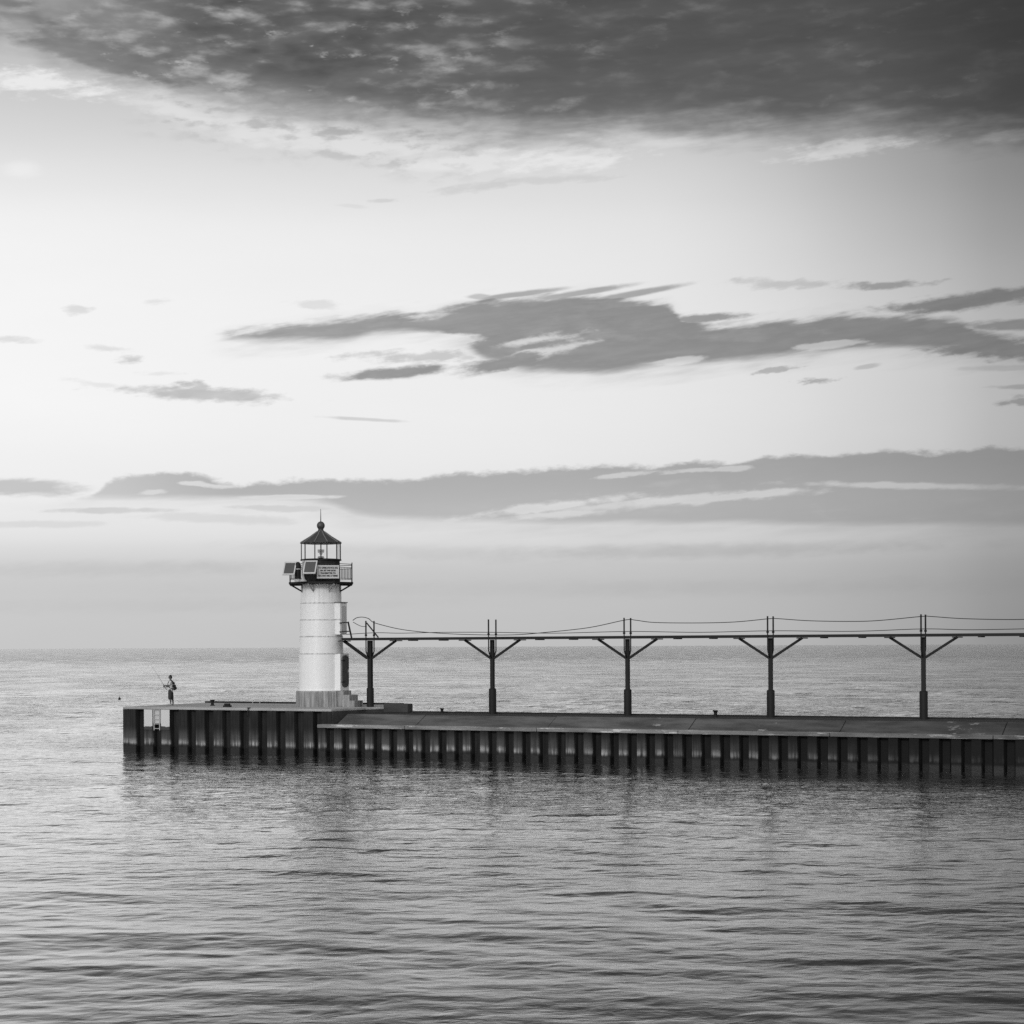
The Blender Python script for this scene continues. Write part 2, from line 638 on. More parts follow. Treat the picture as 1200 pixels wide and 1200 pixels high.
lad = thing('ladder', 'steel ladder between two white painted piles at the pier head', 'ladder',
            pw(-8.85, -3.99, 1.28), PIER_ROT)
for s in (-0.2, 0.2):
    MB().bar((s, 0, 0), (s, 0, 1.34), 0.05).build('side_rail', 'pale_metal', lad)
for k in range(5):
    MB().bar((-0.2, 0, 0.1 + 0.27 * k), (0.2, 0, 0.1 + 0.27 * k), 0.035).build('rung', 'pale_metal', lad)

run = thing('pier', 'long lower pier with sloped concrete apron and corrugated steel wall', 'pier', (TX, TY, 0), PIER_ROT)
LT0, LT1 = 2.55, 78.0
lf = pile_path((LT0, -4.5), (LT1, -4.5), (0, -1), 0.0, 1.01, 0.46, 0.35, 0.34)
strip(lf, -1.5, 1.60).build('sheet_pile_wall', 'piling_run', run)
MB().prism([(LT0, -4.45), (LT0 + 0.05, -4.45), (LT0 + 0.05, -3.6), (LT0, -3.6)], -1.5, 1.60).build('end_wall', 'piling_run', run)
# coping poured in lengths, with slightly uneven joints
cp = LT0 - 0.02
k = 0
while cp < LT1:
    ln = 7.95 if k else 5.6
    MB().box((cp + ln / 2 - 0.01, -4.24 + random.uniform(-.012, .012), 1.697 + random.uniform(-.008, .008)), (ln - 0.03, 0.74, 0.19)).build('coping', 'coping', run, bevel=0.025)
    cp += ln
    k += 1
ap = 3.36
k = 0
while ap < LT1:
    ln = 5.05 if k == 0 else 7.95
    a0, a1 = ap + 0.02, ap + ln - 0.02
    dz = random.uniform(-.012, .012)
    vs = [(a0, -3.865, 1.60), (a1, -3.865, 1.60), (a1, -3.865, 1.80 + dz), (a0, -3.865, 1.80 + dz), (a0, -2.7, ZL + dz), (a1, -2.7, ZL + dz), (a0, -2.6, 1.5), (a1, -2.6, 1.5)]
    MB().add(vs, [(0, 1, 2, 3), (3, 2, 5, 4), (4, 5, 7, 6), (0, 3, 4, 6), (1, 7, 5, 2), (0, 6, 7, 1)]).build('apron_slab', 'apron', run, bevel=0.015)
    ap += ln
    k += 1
MB().prism([(3.43, -2.59), (LT1, -2.59), (LT1, 0.78), (5.58, 0.78), (5.58, 0.34), (4.0, 0.34), (3.43, -0.6)], 1.5, ZL - 0.01).build('deck', 'asphalt', run)
MB().box(((5.6 + LT1) / 2, 0.9, 1.0), (LT1 - 5.6, 0.22, 2.8)).build('back_wall', 'dark_curb', run)

# ================================================================== bollards and fittings on the decks
def bollard(loc, label, h_, r_, group='mooring bollards on the pier'):
    b_ = thing('bollard', label, 'bollard', loc, PIER_ROT, group)
    MB().lathe([(r_ * 1.5, 0), (r_ * 1.5, 0.03), (r_ * 0.95, 0.05), (r_ * 0.85, h_ * 0.6), (r_ * 1.0, h_ * 0.75)], 20).build('post', 'dark_steel', b_, smooth=True)
    MB().lathe([(r_ * 1.0, h_ * 0.75), (r_ * 1.45, h_ * 0.86), (r_ * 1.5, h_ * 0.95), (r_ * 1.2, h_)], 20).build('cap', 'dark_steel', b_, smooth=True)
    return b_


bollard(pw(-7.2, -0.72, ZD), 'dark mushroom bollard on the pier head deck beside the angler', 0.36, 0.10)
t_, z_ = pier_at(518, 837, 0.2)
bollard(pw(t_, 0.2, ZL - 0.01), 'small bollard on the low deck between the first two catwalk posts', 0.28, 0.09)
t_, z_ = pier_at(838.5, 840, -0.6)
bollard(pw(t_, -0.6, ZL - 0.01), 'flared bollard on the low deck between the third and fourth catwalk posts', 0.36, 0.10)

blk = thing('mooring_block', 'low dark block on the pier head deck right of the mushroom bollard', 'block', pw(-4.86, -2.58, ZD), PIER_ROT)
MB().box((0, 0, 0.05), (0.44, 0.3, 0.1)).build('base', 'dark_steel', blk, bevel=0.02)
MB().box((0, 0, 0.155), (0.34, 0.2, 0.11)).build('top', 'dark_steel', blk, bevel=0.03)

hoop = MB()
hoop.tube([(-0.26, 0, 0), (-0.26, 0, 0.16), (-0.2, 0, 0.2), (0.2, 0, 0.2), (0.26, 0, 0.16), (0.26, 0, 0)], 0.022, 8)
o = hoop.build('grab_rail', 'pale_metal', smooth=True)
o.location = pw(-7.3, 4.15, ZD)
o.rotation_euler = (0, 0, PIER_ROT)
tag(o, 'small pale hoop rail at the back edge of the pier head', 'rail')

t_, z_ = pier_at(291.6, 832, -4.03)
hk = MB()
hk.tube([(0, 0, 0.22), (0, -0.05, 0.05), (0, -0.06, -0.2), (0, -0.11, -0.27), (0, -0.17, -0.22)], 0.028, 8)
hk.box((0, 0.06, 0.2), (0.16, 0.14, 0.04))
o = hk.build('mooring_hook', 'dark_steel', smooth=True)
o.location = pw(t_, -4.08, ZD - 0.18)
o.rotation_euler = (0, 0, PIER_ROT)
tag(o, 'iron hook hung over the front edge of the pier head', 'hook')

t_, z_ = pier_at(428.4, 829, -0.9)
st = MB()
st.tube([(0, 0, 0), (0, 0, 0.34)], 0.03, 8)
st.lathe([(0.05, 0.30), (0.05, 0.36)], 10)
o = st.build('stake', 'dark_steel')
o.location = pw(2.95, -0.5, ZD)
tag(o, 'short iron stake at the foot of the first catwalk post', 'stake')

# ================================================================== lighthouse
LROT = math.atan2(-TX, TY)          # local -Y looks towards the photographer
LH = thing('lighthouse', 'white round steel lighthouse with black lantern and gallery on the pier head', 'lighthouse', (TX, TY, ZD), LROT)
DA = PIER_ROT - LROT                # direction of the door in the tower's own frame
DV = Vector((math.cos(DA), math.sin(DA), 0))
DN = Vector((-math.sin(DA), math.cos(DA), 0))


def dloc(r_, s_, z_):
    p = DV * r_ + DN * s_
    return (p.x, p.y, z_)


def lz(y):
    return CAM_Z - (y - 758.7) / 20.0 - ZD


base = MB()
base.lathe([(1.5, -0.02), (1.5, 0.84), (1.47, 0.93)], 104, rib=0.022)
base.build('base', 'board_concrete', LH)
MB().box(dloc(1.50, 0, 0.47), (0.50, 0.92, 0.93), DA).build('step', 'board_concrete', LH, bevel=0.015)
MB().box(dloc(1.965, 0, 0.35), (0.44, 0.96, 0.70), DA).build('step', 'board_concrete', LH, bevel=0.015)
MB().box(dloc(2.345, 0, 0.185), (0.33, 1.0, 0.37), DA).build('step', 'board_concrete', LH, bevel=0.015)

sh = MB()
zs = [0.93, lz(766), lz(746), lz(726.5), lz(707), 7.14]
rb = [1.315, 1.275, 1.245, 1.215, 1.185]
prof = []
for i in range(5):
    prof += [(rb[i], zs[i] + (0.0 if i == 0 else 0.004)), (rb[i] - 0.008, zs[i + 1] - 0.03), (rb[i] + 0.004, zs[i + 1] - 0.028), (rb[i] + 0.004, zs[i + 1])]
sh.lathe(prof, 72)
shaft = sh.build('tower_shaft', 'tower_paint', LH, smooth=True)
# riveted seam flange at the foot
MB().lathe([(1.40, 0.93), (1.40, 0.965), (1.33, 0.985)], 72).build('foot_flange', 'tower_paint', LH, smooth=True)

# lower door casing and its oval door
MB().box(dloc(1.36, 0, (0.93 + lz(766)) / 2), (0.44, 1.0, lz(766) - 0.935), DA).build('door_casing', 'tower_paint', LH, bevel=0.03)
ov = []
hw, hh, rr = 0.36, 0.93, 0.30
for cx, cz, a0 in ((hw - rr, hh - rr, 0), (-hw + rr, hh - rr, 90), (-hw + rr, -hh + rr, 180), (hw - rr, -hh + rr, 270)):
    for k in range(7):
        an = R(a0 + 15 * k)
        ov.append((cx + rr * math.cos(an), cz + rr * math.sin(an)))
dm = MB()
n = len(ov)
zc = (lz(768) + lz(805)) / 2
for r_ in (1.585, 1.66):
    dm.v += [dloc(r_, a_, zc + c_) for a_, c_ in ov]
dm.f += [tuple(range(n)), tuple(reversed(range(n, 2 * n)))] + [(i, (i + 1) % n, n + (i + 1) % n, n + i) for i in range(n)]
door = dm.build('door', 'grey_door', LH, bevel=0.015)
for zz in (0.62, -0.62):
    MB().bar(dloc(1.67, -0.40, zc + zz), dloc(1.67, -0.12, zc + zz), 0.06, 0.05).build('hinge', 'dark_steel', door)
MB().bar(dloc(1.69, 0.22, zc - 0.08), dloc(1.69, 0.22, zc + 0.1), 0.03).build('handle', 'pale_metal', door)
# upper door casing at the catwalk
MB().box(dloc(1.27, 0, (lz(707) + lz(744)) / 2), (0.5, 0.78, lz(707) - lz(744)), DA).build('catwalk_door_casing', 'tower_paint', LH, bevel=0.025)
MB().box(dloc(1.28, 0, lz(706.4)), (0.56, 0.84, 0.05), DA).build('casing_cap', 'roof_rib', LH)
MB().box(dloc(1.532, 0, lz(726.5)), (0.03, 0.56, 1.62), DA).build('catwalk_door', 'white_metal', LH, bevel=0.01)

# gallery
GR = 2.02
PH8 = R(22.5)
gal = MB()
gal.lathe([(GR - 0.05, 7.14), (GR, 7.17), (GR, 7.26)], 8, phase=PH8)
gal.build('gallery_deck', 'black_paint', LH)
rail = MB()
corn = [(GR * 0.965 * math.cos(PH8 + k * math.pi / 4), GR * 0.965 * math.sin(PH8 + k * math.pi / 4)) for k in range(8)]
for k in range(8):
    a_, c_ = Vector(corn[k] + (0,)), Vector(corn[(k + 1) % 8] + (0,))
    for zz, w_ in ((8.30, 0.035), (8.10, 0.028), (7.46, 0.028)):
        rail.bar(a_ + Vector((0, 0, zz)), c_ + Vector((0, 0, zz)), w_)
    for j in range(1, 12):
        p = a_.lerp(c_, j / 12)
        rail.bar(p + Vector((0, 0, 7.46)), p + Vector((0, 0, 8.10)), 0.022)
rail = rail.build('railing', 'black_paint', LH)
for k in range(8):
    MB().bar(corn[k] + (7.24,), corn[k] + (8.40,), 0.05).build('railing_post', 'black_paint', LH)
for k in range(8):
    an = PH8 + k * math.pi / 4
    e = Vector((math.cos(an), math.sin(an), 0))
    m_ = MB().bar(e * (GR - 0.12) + Vector((0, 0, 7.12)), e * 1.17 + Vector((0, 0, 6.72)), 0.06)
    m_.bar(e * (GR - 0.06) + Vector((0, 0, 7.11)), e * 1.17 + Vector((0, 0, 7.11)), 0.05)
    m_.bar(e * 1.19 + Vector((0, 0, 7.10)), e * 1.19 + Vector((0, 0, 6.66)), 0.05)
    m_.build('bracket', 'pale_metal' if e.y < 0 and abs(e.x) < 0.6 else 'black_paint', LH)

# lantern: parapet, sill, glazing bars, glass, roof, ball, rod
LZ0, LZ1 = lz(656.3), lz(637.2)
PH10 = R(-90 + 18)
MB().lathe([(1.12, 7.262), (1.10, 7.9), (1.10, LZ0 - 0.06)], 20, phase=PH10).build('parapet', 'black_paint', LH)
MB().lathe([(1.12, LZ0 - 0.06), (1.20, LZ0 - 0.04), (1.20, LZ0 + 0.03), (1.13, LZ0 + 0.05)], 10, phase=PH10).build('sill', 'black_paint', LH)
lant = [(1.14 * math.cos(PH10 + k * R(36)), 1.14 * math.sin(PH10 + k * R(36))) for k in range(10)]
for k in range(10):
    MB().bar(lant[k] + (LZ0 + 0.03,), lant[k] + (LZ1,), 0.055).build('glazing_bar', 'black_paint', LH)
for k in range(10):
    a_, c_ = Vector(lant[k]), Vector(lant[(k + 1) % 10])
    d_ = (c_ - a_).normalized() * 0.035
    a2, c2 = a_ + d_, c_ - d_
    MB().add([(a2.x, a2.y, LZ0 + 0.04), (c2.x, c2.y, LZ0 + 0.04), (c2.x, c2.y, LZ1), (a2.x, a2.y, LZ1)], [(0, 1, 2, 3)]).build('glass_pane', 'glass', LH)
AP = lz(622.5)
roof = MB().lathe([(1.20, LZ1), (1.22, LZ1 + 0.04), (1.19, LZ1 + 0.07), (0.62, LZ1 + 0.42), (0.20, AP)], 10, phase=PH10).build('roof', 'roof_metal', LH)
for k in range(10):
    an = PH10 + k * R(36)
    e = Vector((math.cos(an), math.sin(an), 0))
    mb_ = MB()
    mb_.bar(e * 1.20 + Vector((0, 0, LZ1 + 0.075)), e * 0.63 + Vector((0, 0, LZ1 + 0.425)), 0.04)
    mb_.bar(e * 0.63 + Vector((0, 0, LZ1 + 0.425)), e * 0.22 + Vector((0, 0, AP - 0.01)), 0.04)
    mb_.build('rib', 'roof_rib', roof)
BZ = lz(616)
MB().lathe([(0.22, AP - 0.03), (0.19, AP + 0.02), (0.15, AP + 0.08), (0.16, AP + 0.14)], 24).ball((0, 0, BZ), (0.235, 0.235, 0.25), 24, 14).build('ball_vent', 'roof_metal', roof, smooth=True)
MB().tube([(0, 0, BZ + 0.24), (0, 0, lz(606)), (0, 0, lz(596.5))], [0.028, 0.022, 0.012], 8).build('lightning_rod', 'black_paint', roof)
# the optic
op = MB()
for zz, r_ in ((lz(653.6), 0.2), (lz(652.4), 0.17), (lz(650), 0.07), (lz(648.6), 0.1), (lz(647.2), 0.18), (lz(645.9), 0.2), (lz(644.6), 0.2)):
    op.lathe([(r_, zz - 0.016), (r_, zz + 0.016)], 20)
op.lathe([(0.035, LZ0 + 0.05), (0.035, LZ1 + 0.02)], 10)
op.lathe([(0.2, LZ0 + 0.0), (0.13, LZ0 + 0.12)], 16)
op.build('lens', 'lens', LH, smooth=True)

# ------------------------------------------------------------------ sign on the gallery railing
def lighthouse_point(p):
    c, s = math.cos(LROT), math.sin(LROT)
    return (TX + p[0] * c - p[1] * s, TY + p[0] * s + p[1] * c, ZD + p[2])


sgn = thing('sign', 'pale rectangular sign with four lines of dark lettering on the gallery railing', 'sign',
            lighthouse_point((0.40, -2.02, lz(679.2))), LROT + R(2))
SW, SH = 1.26, 0.75
MB().box((0, 0.0, SH / 2), (SW, 0.03, SH)).build('board', 'sign_face', sgn, bevel=0.006)
fm = MB()
for zz in (0.02, SH - 0.02):
    fm.box((0, -0.018, zz), (SW + 0.02, 0.02, 0.05))
for xx in (-SW / 2 + 0.015, SW / 2 - 0.015):
    fm.box((xx, -0.0185, SH / 2), (0.045, 0.019, SH - 0.09))
fm.build('frame', 'white_metal', sgn)


def text_mesh(txt, size, loc, parent, width):
    cu = bpy.data.curves.new('lettering', 'FONT')
    cu.body = txt
    cu.size = size
    cu.align_x = 'CENTER'
    cu.extrude = 0.004
    cu.offset = 0.006
    tmp = bpy.data.objects.new('lettering', cu)
    COL.objects.link(tmp)
    bpy.context.view_layer.update()
    me = bpy.data.meshes.new_from_object(tmp.evaluated_get(bpy.context.evaluated_depsgraph_get()))
    bpy.data.objects.remove(tmp)
    xs = [v.co.x for v in me.vertices]
    sx = width / (max(xs) - min(xs))
    mid = (max(xs) + min(xs)) / 2
    for v in me.vertices:
        v.co = Vector(((v.co.x - mid) * sx, -v.co.z, v.co.y))
    me.materials.clear()
    me.materials.append(MAT['sign_ink'])
    me.name = 'lettering'
    o = bpy.data.objects.new('lettering', me)
    COL.objects.link(o)
    o.parent = parent
    o.location = loc
    return o


for row, (txt, wd) in enumerate((('TO OPERATE FOG SIG', 1.12), ('NAL SET VHF RADIO', 0.90), ('TRANSMITTER TO', 0.88), ('83A KEY MIC 5 TIMES', 1.12))):
    text_mesh(txt, 0.125, (0, -0.021, SH - 0.19 - row * 0.152), sgn, wd)

# ------------------------------------------------------------------ solar panels
def solar(cx, cy, zc, w_, label):
    p = thing('solar_panel', label, 'solar panel', lighthouse_point((cx, cy, zc)), LROT - R(15), 'solar panels on the gallery')
    M = Matrix.Rotation(R(-33), 4, 'X')        # leans back
    L = 0.92

    def mk(mb_):
        mb_.v = [tuple(M @ Vector(q)) for q in mb_.v]
        return mb_
    mk(MB().box((0, 0, 0), (w_ - 0.08, 0.03, L - 0.08))).build('cell_sheet', 'solar_cell', p)
    fr_ = MB()
    for s in (-1, 1):
        fr_.box((s * (w_ / 2 - 0.035), -0.005, 0), (0.07, 0.055, L))
        fr_.box((0, -0.0055, s * (L / 2 - 0.045)), (w_ - 0.141, 0.054, 0.09))
    mk(fr_).build('frame', 'white_metal', p, bevel=0.004)
    for s in (-0.2, 0.2):
        sp = MB()
        sp.bar((s, 0.03, 0.05), (s, 0.22, -0.30), 0.035)
        sp.bar((s, 0.22, -0.30), (s, 0.22, 0.2), 0.035)
        sp.build('support', 'dark_steel', p)
    return p


solar(-1.80, -1.72, lz(667.6), 0.72, 'outer solar panel overhanging the gallery beside the domed beacon')
solar(-0.62, -2.18, lz(666.6), 0.76, 'inner solar panel on the gallery right next to the lettered sign')

bc = thing('beacon', 'dark domed radar beacon standing between the two solar panels', 'beacon', lighthouse_point((-1.32, -1.62, 7.262)), LROT)
MB().lathe([(0.20, 0), (0.20, 0.12), (0.14, 0.16)], 20).build('base', 'pale_metal', bc, smooth=True)
MB().lathe([(0.17, 0.16), (0.175, 0.3), (0.17, 0.74)], 24).build('body', 'dark_steel', bc, smooth=True)
MB().lathe([(0.185, 0.742), (0.18, 0.90), (0.15, 1.02), (0.10, 1.10), (0.03, 1.14)], 24).build('dome', 'dark_steel', bc, smooth=True)
MB().lathe([(0.20, 0.70), (0.20, 0.74)], 24).build('collar', 'white_metal', bc, smooth=True)
an_ = thing('antenna', 'pale antenna post with a flared foot beside the domed beacon', 'antenna', lighthouse_point((-1.02, -1.80, 7.262)), LROT)
MB().lathe([(0.21, 0), (0.20, 0.05), (0.10, 0.16), (0.055, 0.36), (0.045, 0.5)], 24).build('foot', 'pale_metal', an_, smooth=True)
MB().lathe([(0.04, 0.5), (0.04, 1.12), (0.07, 1.13), (0.07, 1.2)], 14).build('mast', 'white_metal', an_, smooth=True)

# ================================================================== catwalk and its posts
POST_T = [3.29, 11.19, 19.37, 27.45, 35.5]
CZ = 6.56
cw = thing('catwalk', 'thin dark steel catwalk leading from the lighthouse along the pier', 'catwalk', (TX, TY, 0), PIER_ROT)
C0, C1 = 1.62, 62.0
for s in (-0.4, 0.4):
    MB().box(((C0 + C1) / 2, s, CZ + 0.01), (C1 - C0, 0.06, 0.15)).build('beam', 'dark_steel', cw)
MB().box(((C0 + C1) / 2, 0, CZ + 0.05), (C1 - C0, 0.73, 0.04)).build('walkway', 'dark_steel', cw)
span = list(zip(POST_T, POST_T[1:] + [43.6]))
for a_, c_ in span:
    for f in (0.36, 0.61):
        tt = a_ + (c_ - a_) * f
        MB().box((tt, 0, CZ - 0.09), (0.16, 0.92, 0.05)).build('crossbar', 'dark_steel', cw)
gate = MB()
for s in (-0.4,):
    gate.bar((2.30, s, CZ + 0.05), (2.06, s, CZ + 1.02), 0.075)
    gate.bar((1.50, s, CZ + 0.95), (2.10, s, CZ + 0.99), 0.06)
    gate.bar((1.50, s, CZ + 0.44), (2.20, s, CZ + 0.47), 0.06)
gate.build('end_rail', 'dark_steel', cw)

ORD = ['first catwalk post, standing on the pier head beside the lighthouse steps',
       'second catwalk post, just right of the first low bollard',
       'third catwalk post, the one in the middle of the five',
       'fourth catwalk post, just right of the flared bollard',
       'fifth catwalk post, standing farthest from the lighthouse']


def make_post(i):
    t_ = POST_T[i]
    zb = ZD - 0.02 if i == 0 else ZL - 0.015
    ps = thing('catwalk_post', 'dark steel Y-shaped ' + ORD[i], 'post', pw(t_, 0, zb), PIER_ROT, 'posts carrying the catwalk')
    k0 = lambda z_: z_ - zb
    MB().lathe([(0.21, 0), (0.21, k0(3.72)), (0.17, k0(3.76))], 16).build('sleeve', 'dark_steel', ps, smooth=True, bevel=0)
    MB().bar((0, 0, k0(3.7)), (0, 0, k0(6.48)), 0.2 if i else 0.24).build('pole', 'dark_steel', ps)
    for s in (-1, 1):
        MB().bar((s * 0.06, 0, k0(5.42)), (s * 1.72, 0, k0(6.47)), 0.12).build('brace', 'dark_steel', ps)
        MB().box((s * 1.72, 0, k0(6.46)), (0.34, 0.9, 0.05)).build('bracket', 'dark_steel', ps)
        up_ = MB()
        up_.tube([(0, s * 0.10, k0(5.45)), (0, s * 0.30, k0(5.62)), (0, s * 0.46, k0(5.85)), (0, s * 0.465, k0(6.8))], 0.035, 8)
        up_.tube([(0, s * 0.465, k0(6.75)), (0, s * 0.465, k0(7.62))], 0.045, 8)
        up_.lathe([(0.07, k0(6.74)), (0.07, k0(6.84))], 10, c=(0, s * 0.465))
        up_.build('upright', 'dark_steel', ps, smooth=True)
    if i == 0:
        MB().bar((0.05, -0.465, k0(7.5)), (0.82, -0.465, k0(6.66)), 0.06).build('diagonal_stay', 'dark_steel', ps)
        MB().bar((-0.12, -0.2, k0(5.42)), (-1.74, -0.2, k0(6.46)), 0.05).build('diagonal_stay', 'dark_steel', ps)
    return ps


for i in range(5):
    make_post(i)


def smooth_path(pts, n=6):
    out = []
    P = [Vector(p) for p in pts]
    for i in range(len(P) - 1):
        p0 = P[max(i - 1, 0)]
        p1, p2 = P[i], P[i + 1]
        p3 = P[min(i + 2, len(P) - 1)]
        for k in range(n):
            u = k / n
            out.append(0.5 * ((2 * p1) + (p2 - p0) * u + (2 * p0 - 5 * p1 + 4 * p2 - p3) * u * u + (3 * p1 - p0 - 3 * p2 + p3) * u ** 3))
    out.append(P[-1])
    return out


def cable(pix, w_, rad, label):
    pts = []
    for a_, c_ in pix:
        t_, z_ = pier_at(a_, c_, w_)
        pts.append((t_, w_, z_))
    o = MB().tube(smooth_path(pts), rad, 6).build('cable', 'black_paint', smooth=True)
    o.location = (TX, TY, 0)
    o.rotation_euler = (0, 0, PIER_ROT)
    tag(o, label, 'cable', 'cables along the catwalk')


up = [(413.5, 727), (418, 724), (425, 723.2), (432, 725), (437, 729), (448, 732.5), (470, 737.5), (500, 741), (545, 743.5), (600, 744), (640, 741), (690, 735.5), (733, 726.5),
      (745, 726.8), (768, 729.5), (820, 730), (862, 728.8), (902, 725), (912, 725), (950, 727.5), (1000, 728.2), (1032, 727), (1080, 722.4), (1092, 722.5), (1130, 725), (1190, 726), (1240, 724)]
cable(up, -0.50, 0.022, 'upper sagging cable slung between the tops of the catwalk posts')
lo = [(405, 743.5), (440, 741.5), (470, 742), (520, 741), (577, 741), (650, 742), (737, 740), (820, 741), (905, 739.2), (1000, 739.8), (1082, 737), (1140, 738), (1240, 736)]
cable(lo, 0.50, 0.020, 'lower nearly straight cable just above the catwalk deck')
cable([(413.8, 729), (419, 732), (424, 734), (429.8, 734.2)], -0.48, 0.018, 'short cable drooping from the catwalk end rail to the first post')

# ================================================================== person with backpack and rod
PX, PY = -20.66, 115.7


def fuse(mb, name, mat, parent, voxel, label=None, smooth_n=4):
    o = mb.build(name, mat, parent)
    rm = o.modifiers.new('remesh', 'REMESH')
    rm.mode = 'VOXEL'
    rm.voxel_size = voxel
    sm = o.modifiers.new('smooth', 'SMOOTH')
    sm.iterations = smooth_n
    sm.factor = 0.5
    bpy.context.view_layer.update()
    me = bpy.data.meshes.new_from_object(o.evaluated_get(bpy.context.evaluated_depsgraph_get()))
    me.name = name
    o.modifiers.clear()
    o.data = me
    me.polygons.foreach_set('use_smooth', [True] * len(me.polygons))
    if label:
        o['label'] = label
    return o


def cap(mb, pts, rad, seg=12):
    mb.tube(pts, rad, seg)
    rad = rad if isinstance(rad, (list, tuple)) else [rad] * len(pts)
    for p, r_ in zip(pts, rad):
        mb.ball(p, r_, seg, 8)


per = thing('person', 'person in pale shirt and dark shorts standing at the pier end holding a rod', 'person', (PX, PY, ZD), R(3))
# local: -X is forward
bd = MB()
# legs
cap(bd, [(-0.03, -0.10, 0.92), (-0.035, -0.105, 0.50), (-0.01, -0.105, 0.30), (0.0, -0.105, 0.09)], [0.085, 0.058, 0.056, 0.038])
cap(bd, [(0.0, 0.10, 0.92), (0.07, 0.105, 0.50), (0.10, 0.105, 0.30), (0.115, 0.105, 0.09)], [0.085, 0.058, 0.056, 0.038])
for fx, fy in ((0.0, -0.105), (0.115, 0.105)):
    cap(bd, [(fx + 0.03, fy, 0.045), (fx - 0.10, fy, 0.035), (fx - 0.17, fy, 0.028)], [0.04, 0.035, 0.026])
# trunk
cap(bd, [(-0.01, 0, 0.93), (-0.02, 0, 1.15), (-0.01, 0, 1.38)], [0.13, 0.115, 0.13])
cap(bd, [(-0.01, -0.16, 1.43), (0.0, 0, 1.46), (-0.01, 0.16, 1.43)], [0.055, 0.065, 0.055])
cap(bd, [(0.0, 0, 1.46), (-0.02, 0, 1.60)], [0.062, 0.056])
# head
bd.ball((-0.035, 0, 1.715), (0.098, 0.076, 0.115), 16, 12)
cap(bd, [(-0.07, 0, 1.655), (-0.095, 0, 1.632)], [0.055, 0.034])
cap(bd, [(-0.128, 0, 1.72), (-0.148, 0, 1.695)], [0.012, 0.017])
bd.ball((-0.128, 0, 1.655), (0.014, 0.026, 0.010), 8, 6)
for s in (-1, 1):
    bd.ball((-0.02, s * 0.08, 1.705), (0.022, 0.014, 0.034), 8, 6)
    bd.ball((-0.118, s * 0.032, 1.735), (0.012, 0.016, 0.010), 8, 6)
# arms
LHAND, RHAND = Vector((-0.44, -0.07, 1.22)), Vector((-0.30, 0.07, 1.15))
cap(bd, [(-0.01, -0.205, 1.42), (-0.10, -0.235, 1.19), (-0.37, -0.10, 1.215)], [0.052, 0.042, 0.030])
cap(bd, [(-0.01, 0.205, 1.42), (-0.02, 0.235, 1.15), (-0.24, 0.10, 1.14)], [0.052, 0.042, 0.030])
ROD_D = Vector((-0.52, 0.38, 0.76)).normalized()
for H, wr, sd in ((LHAND, Vector((-0.37, -0.10, 1.215)), -1), (RHAND, Vector((-0.24, 0.10, 1.14)), 1)):
    ctr = wr.lerp(H, 0.55)
    cap(bd, [wr, ctr], [0.030, 0.036])
    side = Vector((0, sd, 0))
    fwd = (H - wr).normalized()
    for k, ln in enumerate((0.9, 1.0, 0.95, 0.78)):
        b0 = ctr + ROD_D * (0.03 - 0.02 * k) + fwd * 0.02
        cap(bd, [b0, b0 + fwd * 0.04 * ln, b0 + fwd * 0.05 * ln - side * 0.03, b0 + fwd * 0.02 - side * 0.045], [0.010, 0.0095, 0.009, 0.008], 8)
    cap(bd, [ctr + ROD_D * 0.02, ctr + ROD_D * 0.045 - side * 0.03, ctr + ROD_D * 0.05 + fwd * 0.03 - side * 0.04], [0.013, 0.011, 0.010], 8)
fuse(bd, 'body', 'skin', per, 0.0085, smooth_n=3)
sht = MB()
cap(sht, [(-0.02, 0, 0.86), (-0.035, 0, 1.05), (-0.03, 0, 1.22), (-0.012, 0, 1.38)], [0.155, 0.150, 0.140, 0.135], 16)
cap(sht, [(-0.02, -0.06, 0.86), (-0.02, 0.06, 0.86)], [0.14, 0.14])
cap(sht, [(-0.012, -0.15, 1.42), (0.0, 0, 1.45), (-0.012, 0.15, 1.42)], [0.072, 0.085, 0.072])
cap(sht, [(-0.012, -0.19, 1.42), (-0.07, -0.225, 1.27)], [0.074, 0.066])
cap(sht, [(-0.012, 0.19, 1.42), (-0.015, 0.225, 1.27)], [0.074, 0.066])
fuse(sht, 'shirt', 'shirt', per, 0.014)
shr = MB()
cap(shr, [(-0.02, 0, 0.93), (-0.02, 0, 0.80)], [0.145, 0.15], 16)
cap(shr, [(-0.03, -0.095, 0.85), (-0.055, -0.105, 0.44)], [0.125, 0.105])
cap(shr, [(0.0, 0.095, 0.85), (0.05, 0.105, 0.44)], [0.125, 0.105])
fuse(shr, 'shorts', 'shorts', per, 0.014)
hr = MB()
hr.ball((-0.018, 0, 1.745), (0.098, 0.084, 0.098), 16, 12)
hr.ball((0.02, 0, 1.70), (0.066, 0.076, 0.10), 14, 10)
fuse(hr, 'hair', 'hair', per, 0.012, smooth_n=2)
for fx, fy in ((0.0, -0.105), (0.115, 0.105)):
    s_ = MB()
    cap(s_, [(fx + 0.03, fy, 0.05), (fx - 0.09, fy, 0.045), (fx - 0.175, fy, 0.04)], [0.05, 0.047, 0.038])
    s_.v = [(a_, c_, max(e_, 0.001)) for a_, c_, e_ in s_.v]
    s_.build('shoe', 'shoe', per, smooth=True)

